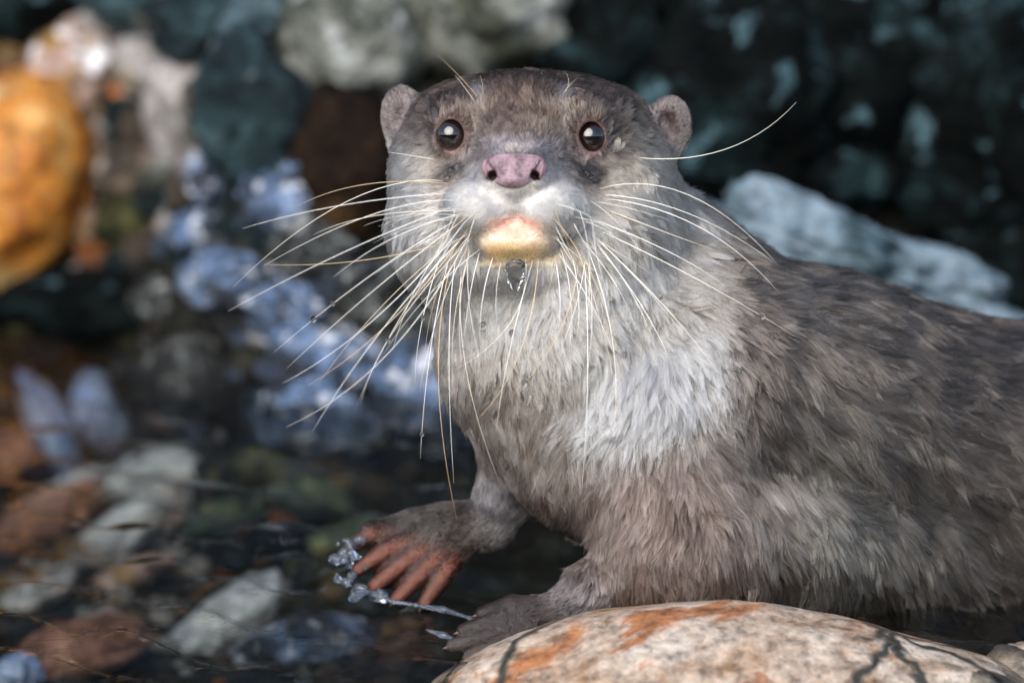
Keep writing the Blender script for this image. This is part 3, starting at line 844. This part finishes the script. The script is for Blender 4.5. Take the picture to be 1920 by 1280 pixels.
def grow(Q, seed):
    """direction, length, clump size, lift at surface points"""
    n = len(Q)
    D = np.empty((n, 3)); A = np.empty((n, 3))
    for i in range(0, n, 40000):
        q = Q[i:i + 40000]
        d2 = ((q[:, None, :] - CPQ[None]) ** 2 * np.array([1, 1, .35])).sum(2)
        wt_ = 1 / (d2 + 120) ** 1.6
        wt_ /= wt_.sum(1, keepdims=True)
        D[i:i + 40000] = wt_ @ CP[:, 3:6]
        A[i:i + 40000] = wt_ @ CP[:, 6:9]
    return D, A

tri = np.concatenate([BF[:, [0, 1, 2]], BF[:, [0, 2, 3]]])
P0, P1, P2 = BV[tri[:, 0]], BV[tri[:, 1]], BV[tri[:, 2]]
area = .5 * np.linalg.norm(np.cross(P1 - P0, P2 - P0), axis=1)
cen = (P0 + P1 + P2) / 3
tn = BN[tri[:, 0]]
_, cpx, cpy = coat(cen)
headw = 1 / (1 + np.exp((cpy - 520) / 30)) * sstep(cen[:, 2], -300, -200)
muz = em(cpx, cpy, 965, 330, 150, 130, 0, 3) * headw
dens = .21 + .20 * headw + .35 * muz
dens *= np.where(tn[:, 2] < -.35, .12, 1.0) * np.where(tn[:, 1] < -.8, .5, 1)
dens *= np.where(cpx > 2060, .05, 1)
dens *= 1 - em(cpx, cpy, 962, 320, 56, 32, 0, 8) * (cen[:, 2] > 80)
NH = int((area * dens).sum() * 1.0)
print('hairs wanted', NH)
pick = rng.choice(len(tri), size=NH, p=(area * dens) / (area * dens).sum())
u = rng.random(NH); v = rng.random(NH); fl = u + v > 1
u[fl], v[fl] = 1 - u[fl], 1 - v[fl]
wgt = np.stack([1 - u - v, u, v], 1)[:, :, None]
Q = (np.stack([BV[tri[pick, 0]], BV[tri[pick, 1]], BV[tri[pick, 2]]], 1) * wgt).sum(1)
NRM = (np.stack([BN[tri[pick, 0]], BN[tri[pick, 1]], BN[tri[pick, 2]]], 1) * wgt).sum(1)
NRM /= np.linalg.norm(NRM, axis=1, keepdims=True)
# bare places: eyes, nose, mouth line, paws
C_, hx, hy = coat(Q)
keep = np.ones(NH, dtype=bool)
for ex, ey, ez in EYES:
    keep &= ~(((hx - ex) / 26.5) ** 2 + ((hy - ey) / 31.5) ** 2 < 1)
keep &= ~((np.abs(hx - 962) < 36 - .0 * hy) & (np.abs(hy - 322) < 32) & (Q[:, 2] > 100))
keep &= ~((((hx - 965) / 54) ** 2 + ((hy - 426) / 22) ** 2 < 1) & (Q[:, 2] > 60))
rk = rng.random(NH)
keep &= ~(rk < sstep(hy - .35 * (hx - 780), 985, 1060) * sstep(-hx, -905, -850))
keep &= ~(rk < sstep(-hx, -1050, -990) * (hy > 1090))
Q, NRM, C_, hx, hy = Q[keep], NRM[keep], C_[keep], hx[keep], hy[keep]
NH = len(Q)
D, A = grow(Q, 0)
hd = sstep(-hy, -520, -440) * sstep(Q[:, 2], -260, -200)
L, CS, LIFT = A[:, 0] * (1 + .3 * sstep(A[:, 0], 25, 50)) * (1 + .35 * hd * (A[:, 0] > 9)), np.where(A[:, 1] > 3.6, A[:, 1], A[:, 1] * (.5 + .5 * (hy < 300))) * (1.1 + 1.7 * hd), np.radians(A[:, 2] * (1 - .25 * sstep(hx, 1350, 1500)))
# hair parts around the eyes
for ex, ey, ez in EYES:
    c = vc(ex, ey, ez)
    r = Q - c; rr = np.linalg.norm(r[:, :2], axis=1)
    f = np.clip(1 - (rr - 28) / 26, 0, 1) * (Q[:, 2] > -60)
    rad = r.copy(); rad[:, 2] = 0; rad /= np.linalg.norm(rad, axis=1, keepdims=True) + 1e-6
    D = D * (1 - f[:, None]) + rad * f[:, None] * 1.4
    L = L * (1 - .5 * f)
# and away from the nose pad
c = vc(962, 320, 170); r = Q - c; rr = np.linalg.norm(r[:, :2] / np.array([1.5, 1]), axis=1)
f = np.clip(1 - (rr - 26) / 24, 0, 1) * (Q[:, 2] > 60)
rad = r.copy(); rad[:, 2] = 0; rad /= np.linalg.norm(rad, axis=1, keepdims=True) + 1e-6
D = D * (1 - f[:, None]) + rad * f[:, None] * 1.5
L = L * (1 - .35 * f)

def vnoise(Qx, s, k=0):
    """cheap smooth 3-d noise from sines"""
    q = Qx / s
    o = np.zeros(len(Qx))
    r2 = np.random.default_rng(100 + k)
    for _ in range(7):
        w_ = r2.normal(size=3) * 2.2
        o += np.sin(q @ w_ + r2.random() * 6.28)
    return o / 7 ** .5

swirl = 0.30 * vnoise(Q, 60, 1) + .22 * vnoise(Q, 22, 2)
D = D - NRM * (D * NRM).sum(1, keepdims=True)
D /= np.linalg.norm(D, axis=1, keepdims=True) + 1e-6
S = np.cross(NRM, D)
ang = swirl + rng.normal(size=NH) * .16
D = D * np.cos(ang)[:, None] + S * np.sin(ang)[:, None]
LIFT = LIFT * np.clip(1 + .35 * vnoise(Q, 30, 3) + rng.normal(size=NH) * .25, .2, 2)
L = L * np.clip(rng.normal(1, .18, NH), .5, 1.5)
NP = 6
T = np.linspace(0, 1, NP)
PTS = np.empty((NH, NP, 3))
for i, t in enumerate(T):
    PTS[:, i] = Q + (L * t * np.cos(LIFT))[:, None] * D + (L * np.sin(LIFT) * (t - .45 * t * t))[:, None] * NRM
wig = rng.normal(size=(NH, 3)) * .03
for i, t in enumerate(T):
    PTS[:, i] += wig * (L * math.sin(t * 3.6))[:, None]
# clumps: tufts of wet hair pulled to a guide strand
def clump(PTS, size, amt, power, seed):
    dn = .21 + .26 * (hy < 520)
    is_c = rng.random(NH) < np.clip(1.0 / (np.maximum(size, 1.5) ** 2 * dn + 1), .0008, .5)
    ci = np.nonzero(is_c)[0]
    kd = kdtree.KDTree(len(ci))
    for j, i_ in enumerate(ci):
        kd.insert(Q[i_], j)
    kd.balance()
    near = np.array([kd.find(q)[1] for q in Q])
    g = ci[near]
    strength = np.clip(rng.normal(1, .25, len(ci)), .3, 1.25)[near]
    off = PTS[g] - Q[g][:, None, :]
    Ls = np.clip(L / np.maximum(L[g], 1), .6, 1.4)[:, None]
    same = np.clip((NRM * NRM[g]).sum(1), 0, 1)
    out = PTS.copy()
    for i, t in enumerate(T):
        wq = np.clip(amt * strength * same * t ** power, 0, .97)[:, None]
        out[:, i] = PTS[:, i] * (1 - wq) + (Q[g] + off[:, i] * Ls) * wq
    return out, near, len(ci)
stray = np.where(rng.random(NH) < .06, .15, 1.0)
base_amt = np.clip(CS / 8, .6, 1) * stray
PTS, near, ncl = clump(PTS, CS * .56, .93 * base_amt, .85, 0)
PTS, near2, ncl2 = clump(PTS, CS * 1.25, np.clip(.30 + .2 * vnoise(Q, 50, 4), 0, .6) * base_amt, 1.6, 1)
# keep strands off the skin
# colour per strand: coat pattern, tuft and strand variation
tuft = np.clip(rng.normal(size=ncl), -2, 1.7)[near] + .35 * np.clip(rng.normal(size=ncl2), -2, 1.7)[near2]
bright = np.clip(C_.mean(1) / .5, 0, 1)
lum = np.exp((.50 - .28 * bright) * (1 - .3 * hd) * tuft + .12 * rng.normal(size=NH) + .10 * vnoise(Q, 40, 5))
ROOTC = C_ * lum[:, None]
pale = (rng.random(NH) < .06)[:, None]
ROOTC = np.where(pale, ROOTC * .6 + .4 * np.minimum(ROOTC * 2.6, .8), ROOTC)
ROOTC = np.clip(ROOTC, .004, .93)

hc = bpy.data.hair_curves.new('fur')
hc.add_curves([NP] * NH)
hc.position_data.foreach_set('vector', to_world(PTS.reshape(-1, 3)).astype(np.float32).ravel())
rad0 = np.where(hy < 520, .72, .90) * np.clip(L / 26, .8, 1.15) * np.clip(rng.normal(1, .2, NH), .6, 1.5)
ra = (rad0[:, None] * np.array([.9, 1, 1, .9, .7, .25])[None] * K).astype(np.float32)
at_ = hc.attributes.get('radius') or hc.attributes.new('radius', 'FLOAT', 'POINT')
at_.data.foreach_set('value', ra.ravel())
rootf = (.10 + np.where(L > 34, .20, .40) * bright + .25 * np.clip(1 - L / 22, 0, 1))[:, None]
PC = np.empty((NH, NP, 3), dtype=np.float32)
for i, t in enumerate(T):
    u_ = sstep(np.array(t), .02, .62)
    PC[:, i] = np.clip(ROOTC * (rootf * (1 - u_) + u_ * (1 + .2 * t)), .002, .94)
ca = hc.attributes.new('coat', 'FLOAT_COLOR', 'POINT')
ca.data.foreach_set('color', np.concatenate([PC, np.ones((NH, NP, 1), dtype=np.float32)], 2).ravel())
hm, hn, ho = new_mat('otter_fur')
ha = N(hn, 'ShaderNodeAttribute', attribute_name='coat')
hcol = ha.outputs['Color']
hb = hn.nodes.new('ShaderNodeBsdfHairPrincipled')
hb.parametrization = 'COLOR'
hn.links.new(hcol, hb.inputs['Color'])
hb.inputs['Roughness'].default_value = .24
hb.inputs['Radial Roughness'].default_value = .45
hb.inputs['IOR'].default_value = 1.38
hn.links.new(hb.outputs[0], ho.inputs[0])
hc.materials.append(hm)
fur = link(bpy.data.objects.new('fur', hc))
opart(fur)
fur['kind'] = 'stuff'

# ---- whiskers
wk, wkn, wko = new_mat('whisker')
wkb = N(wkn, 'ShaderNodeBsdfPrincipled', Roughness=.3)
wki = wkn.nodes.new('ShaderNodeObjectInfo')
wkn.links.new(ramp(wkn, wki.outputs['Random'], [(0, (.86, .85, .80)), (.6, (.80, .76, .66)), (.85, (.66, .52, .34)), (1, (.6, .42, .22))]), wkb.inputs['Base Color'])
wkn.links.new(wkb.outputs[0], wko.inputs[0])

def surf_z(px, py):
    z = 260.0
    for _ in range(80):
        d = float(sdf_body(np.array(vc(px, py, z)).reshape(3, 1))[0])
        if d < .5: break
        z -= max(d * .8, .5)
    return z

WPTS = []
def whisker(s, m, e, r=1.25, zt=None):
    z0 = surf_z(*s) - 4
    L_ = math.hypot(e[0] - s[0], e[1] - s[1])
    z1 = z0 + (rnd.uniform(-.15, .25) * L_ if zt is None else zt)
    zm = (z0 + z1) / 2 + .10 * L_
    A_, M_, E_ = vc(*s, z0), vc(*m, zm), vc(*e, z1)
    Cc = 2 * M_ - .5 * (A_ + E_)
    n, k = 14, 5
    vs = []; fs = []
    for i in range(n + 1):
        t = i / n
        p = A_ * (1 - t) ** 2 + Cc * 2 * t * (1 - t) + E_ * t * t
        dr = 2 * (1 - t) * (Cc - A_) + 2 * t * (E_ - Cc)
        dr /= np.linalg.norm(dr)
        a_ = np.cross(dr, (0, 0, 1.0)); a_ /= np.linalg.norm(a_) + 1e-9
        b_ = np.cross(dr, a_)
        rr_ = r * (1 - .78 * t) * min(1, .35 + t * 5)
        for j in range(k):
            th = 2 * math.pi * j / k
            vs.append(p + rr_ * (math.cos(th) * a_ + math.sin(th) * b_))
    for i in range(n):
        for j in range(k):
            fs.append((i * k + j, i * k + (j + 1) % k, (i + 1) * k + (j + 1) % k, (i + 1) * k + j))
    fs.append(tuple(range(k))[::-1]); fs.append(tuple(n * k + j for j in range(k)))
    WPTS.append([tuple(A_ * (1 - t) ** 2 + Cc * 2 * t * (1 - t) + E_ * t * t) for t in np.linspace(0, 1, 30)])
    return opart(mesh_obj('whisker', to_world(np.array(vs)), fs, wk))

WH = [
    ((850, 345), (690, 345), (560, 385)), ((845, 362), (640, 385), (456, 428)), ((840, 340), (650, 378), (437, 538)), ((850, 375), (690, 405), (495, 498)), ((855, 385), (640, 475), (428, 583)),
    ((850, 395), (700, 405), (588, 440)), ((850, 450), (680, 488), (497, 496)), ((860, 410), (690, 520), (514, 660)), ((865, 415), (700, 545), (538, 690)), ((870, 420), (700, 600), (530, 718)),
    ((880, 425), (735, 600), (578, 722)), ((885, 430), (730, 660), (537, 800)), ((880, 432), (715, 620), (585, 810)), ((890, 440), (745, 610), (675, 760)), ((870, 400), (740, 445), (625, 520)),
    ((830, 470), (792, 600), (778, 716)), ((845, 475), (808, 650), (788, 860)), ((850, 480), (822, 700), (856, 972)), ((856, 478), (842, 650), (851, 905)), ((868, 482), (872, 680), (935, 900)),
    ((880, 480), (852, 600), (850, 738)), ((985, 482), (960, 600), (851, 695)), ((1000, 485), (955, 660), (930, 812)), ((1010, 480), (975, 660), (893, 788)),
    ((1110, 470), (1075, 690), (990, 940)), ((1085, 480), (1050, 620), (960, 742)), ((1100, 470), (1075, 590), (1030, 700)), ((1095, 450), (1150, 650), (1145, 850)), ((1095, 480), (1102, 700), (1090, 925)),
    ((1110, 450), (1230, 620), (1295, 800)), ((1120, 450), (1260, 590), (1365, 725)), ((1120, 430), (1310, 525), (1490, 630)), ((1110, 410), (1270, 480), (1370, 545)), ((1130, 372), (1310, 425), (1460, 548)),
    ((1125, 365), (1290, 400), (1455, 495)), ((1120, 355), (1290, 365), (1460, 498)), ((1190, 295), (1360, 280), (1493, 192)), ((1130, 390), (1260, 440), (1345, 470)), ((1100, 430), (1210, 540), (1290, 640)),
    ((1105, 440), (1190, 560), (1240, 690)), ((900, 188), (866, 148), (820, 103)), ((1056, 178), (1066, 156), (1060, 135)), ((1058, 176), (1068, 160), (1082, 148)), ((893, 195), (868, 160), (852, 140)),
    ((905, 185), (905, 160), (900, 142)), ((820, 300), (760, 290), (725, 285)), ((1040, 480), (1050, 560), (1045, 640)), ((1045, 475), (1035, 520), (1020, 575)), ((925, 480), (905, 560), (900, 640)),
    ((940, 488), (930, 560), (935, 630)), ((900, 470), (880, 560), (868, 660)), ((1070, 470), (1085, 560), (1080, 640)),
]
for s, m, e in WH:
    L_ = math.hypot(e[0] - s[0], e[1] - s[1])
    whisker(s, m, e, 1.05 if L_ > 150 else .62 if s[1] > 200 else .5)
for i in range(16):                                   # long fine drooping ones over the throat
    left = i % 2 == 0
    s = (rnd.uniform(835, 905), rnd.uniform(440, 475)) if left else (rnd.uniform(1030, 1105), rnd.uniform(440, 475))
    a = R(rnd.uniform(222, 278)) if left else R(rnd.uniform(-98, -40))
    L_ = rnd.uniform(170, 400)
    e = (s[0] + L_ * math.cos(a), s[1] - L_ * math.sin(a))
    m = (s[0] + .5 * L_ * math.cos(a) + (-12 if left else 12), s[1] - .5 * L_ * math.sin(a) - 6)
    whisker(s, m, e, .8)
for i in range(34):                                   # finer ones over the cheeks and lips
    left = i % 2 == 0
    t = rnd.random()
    s = (rnd.uniform(825, 905), rnd.uniform(370, 450)) if left else (rnd.uniform(1030, 1115), rnd.uniform(370, 450))
    a = R(rnd.uniform(185, 262)) if left else R(rnd.uniform(-82, -12))
    L_ = rnd.uniform(90, 190)
    e = (s[0] + L_ * math.cos(a), s[1] - L_ * math.sin(a))
    m = ((s[0] + e[0]) / 2 + rnd.uniform(-8, 8), (s[1] + e[1]) / 2 - rnd.uniform(2, 14))
    whisker(s, m, e, .6)

# ------------------------------------------------------------------ water: splash at the paw, drip at the chin, drops
dm, dn_, do = new_mat('clear_water')
db = N(dn_, 'ShaderNodeBsdfPrincipled', Roughness=0.0, IOR=1.33)
db.inputs['Transmission Weight'].default_value = 1.0
dn_.links.new(db.outputs[0], do.inputs[0])

def ribbon(name, pts, label, cat, seed=0):
    """lens-shaped rope of water along pts: (px, py, z, half width, half height)"""
    n, k = 40, 12
    pts = np.array(pts, dtype=float)
    tt = np.linspace(0, len(pts) - 1, n + 1)
    vs = []; fs = []
    for i, t in enumerate(tt):
        a = min(int(t), len(pts) - 2); f = t - a
        f2 = f
        p = pts[a] * (1 - f2) + pts[a + 1] * f2
        c = vc(*p[:3])
        d = vc(*pts[a + 1][:3]) - vc(*pts[a][:3]); d /= np.linalg.norm(d)
        side = np.cross(d, (0, 0, 1.0)); side /= np.linalg.norm(side)
        up = np.cross(side, d)
        e = math.sin(math.pi * min(1, max(0, i / n))) ** .35
        for j in range(k):
            th = 2 * math.pi * j / k
            w1 = 1 + .5 * noise.noise(Vector((i * .33, j * .6, seed))) + .5 * noise.noise(Vector((i * .9, j * .9, seed + 4)))
            vs.append(c + e * w1 * (p[3] * math.cos(th) * side + p[4] * math.sin(th) * up))
    for i in range(n):
        for j in range(k):
            fs.append((i * k + j, (i + 1) * k + j, (i + 1) * k + (j + 1) % k, i * k + (j + 1) % k))
    fs.append(tuple(range(k))); fs.append(tuple(n * k + j for j in range(k))[::-1])
    return tag(mesh_obj(name, to_world(np.array(vs)), fs, dm), label, cat)

am, an, ao = new_mat('aerated_water')
ab = N(an, 'ShaderNodeBsdfPrincipled', Roughness=.2, IOR=1.33)
ab.inputs['Base Color'].default_value = (.62, .74, .92, 1)
ab.inputs['Transmission Weight'].default_value = .82
atc = an.nodes.new('ShaderNodeTexCoord')
an1 = noise_tex(an, 160, 3, .5, 0, atc.outputs['Object'])
abp = N(an, 'ShaderNodeBump', Strength=.4, Distance=.003)
an.links.new(an1.outputs[0], abp.inputs['Height']); an.links.new(abp.outputs[0], ab.inputs['Normal'])
an.links.new(ab.outputs[0], ao.inputs[0])
ab.inputs['Transmission Weight'].default_value = .93
ab.inputs['Roughness'].default_value = .02
r3 = random.Random(11)
SB = [(r3.gauss(650, 14), r3.uniform(1012, 1092), r3.uniform(-185, -155), r3.uniform(4, 12)) for _ in range(20)] + [(r3.uniform(660, 720), r3.uniform(1088, 1122), r3.uniform(-170, -150), r3.uniform(4, 10)) for _ in range(12)]
SL = [(672, 1100, -160, 8), (720, 1124, -158, 5), (780, 1134, -150, 3.5), (830, 1142, -125, 6), (880, 1158, -90, 3), (930, 1175, -50, 5), (985, 1190, 15, 2.5)]
def sdf_splash(P):
    d = None
    for x, y, z, r in SB:
        e = ell(P, x, y, z, r * 1.15, r * .9, r * .8)
        d = e if d is None else smin(d, e, 8)
    for a, c in zip(SL, SL[1:]):
        d = smin(d, cone(P, a[:3], a[3], c[:3], c[3]), 6)
    d = smin(d, cone(P, (800, 1180, 40), 2.5, (830, 1190, 60), 6), 4)
    d = smin(d, cone(P, (830, 1190, 60), 6, (862, 1202, 80), 2.5), 4)
    d = smin(d, cone(P, (862, 1202, 80), 2.5, (900, 1178, -20), 2), 4)
    return d
SV, SF = surface_nets(sdf_splash, np.arange(-350, 50, 2.5), np.arange(-590, -355, 2.5), np.arange(-210, 110, 3.0))
tag(mesh_obj('splash', to_world(SV), SF, am), 'clear splash of water beading round the otter\'s lifted paw', 'splash')
# small claws on the fingers
cm, cn, co_ = new_mat('claw_horn')
cb = N(cn, 'ShaderNodeBsdfPrincipled', Roughness=.35)
cb.inputs['Base Color'].default_value = (.16, .11, .085, 1)
cn.links.new(cb.outputs[0], co_.inputs[0])
for F in (FAR_FINGERS, NEAR_FINGERS):
    for a, m, e in F:
        A_, E_ = vc(*m), vc(*e)
        d = (E_ - A_) / np.linalg.norm(E_ - A_)
        sd_ = np.cross(d, (0, 0, 1.0)); sd_ /= np.linalg.norm(sd_); up_ = np.cross(sd_, d)
        vs = []; n_ = 6
        for q in range(5):
            t = q / 4
            c_ = E_ + d * (4 + 17 * t) + up_ * (8 * (1 - t * t) - 2)
            r_ = 5.0 * (1 - t) ** .7 + .3
            vs += [c_ + r_ * (math.cos(2 * math.pi * j / n_) * sd_ + math.sin(2 * math.pi * j / n_) * up_) for j in range(n_)]
        fs = [(q * n_ + j, q * n_ + (j + 1) % n_, (q + 1) * n_ + (j + 1) % n_, (q + 1) * n_ + j) for q in range(4) for j in range(n_)]
        opart(mesh_obj('claw', to_world(np.array(vs)), fs, cm))
# drip hanging from the chin
zz = surf_z(965, 500) + 14
ribbon('water_drip', [(966, 484, zz + 34, 20, 10), (966, 502, zz + 26, 21, 11), (966, 522, zz + 18, 15, 10), (966, 540, zz + 12, 8, 7), (965, 556, zz + 10, 3, 3)], 'clear water drip hanging from the otter\'s chin', 'drip', 8)

drop_me = None
def drop(px, py, z, r, label, group=None):
    global drop_me
    if drop_me is None:
        bm = bmesh.new(); bmesh.ops.create_icosphere(bm, subdivisions=3, radius=1)
        for v in bm.verts:
            if v.co.y > 0: v.co.y *= 1.25
        drop_me = bpy.data.meshes.new('water_drop'); bm.to_mesh(drop_me); bm.free()
        drop_me.polygons.foreach_set('use_smooth', np.ones(len(drop_me.polygons), dtype=bool))
        drop_me.materials.append(dm)
    o = link(bpy.data.objects.new('water_drop', drop_me))
    o.location = WP(px, py, z); o.scale = (r * K,) * 3
    o.rotation_euler = VIEW_ROT.to_euler()
    return tag(o, label, 'water drop', group)
for px, py, r in ((1148, 570, 6), (1164, 558, 5), (1171, 666, 6), (1110, 691, 5), (905, 610, 7), (1062, 588, 4), (960, 625, 6), (930, 540, 5), (1240, 560, 4), (1145, 826, 5), (1290, 640, 4)):
    drop(px, py, surf_z(px, py) + 17, r, 'tiny clear water drop beaded on the otter\'s throat fur', 'drops on the throat')
for px, py, r in ((826, 152, 7), (832, 170, 5), (822, 158, 4), (838, 182, 4), (818, 145, 5)):
    drop(px, py, surf_z(px, py) + 10, r, 'tiny clear water drop beaded on the otter\'s crown', 'drops on the crown')
for px, py, r in ((845, 322, 8), (858, 312, 6), (836, 332, 5), (1100, 325, 5), (1108, 336, 6)):
    drop(px, py, surf_z(px, py) + 7, r, 'clear water bead on the dark streak below the otter\'s eye', 'beads below the eyes')

for wi, t, r in ((7, .80, 5.5), (7, .72, 4.5), (25, .93, 6), (31, .86, 5), (27, .96, 4.5), (15, .5, 4), (13, .6, 5), (29, .7, 4), (16, .9, 4)):
    q = WPTS[wi][int(t * 29)]
    o = drop(960, 640, 0, r, 'tiny clear water drop strung on a whisker', 'drops on the whiskers')
    o.location = Vector(to_world(np.array(q)))
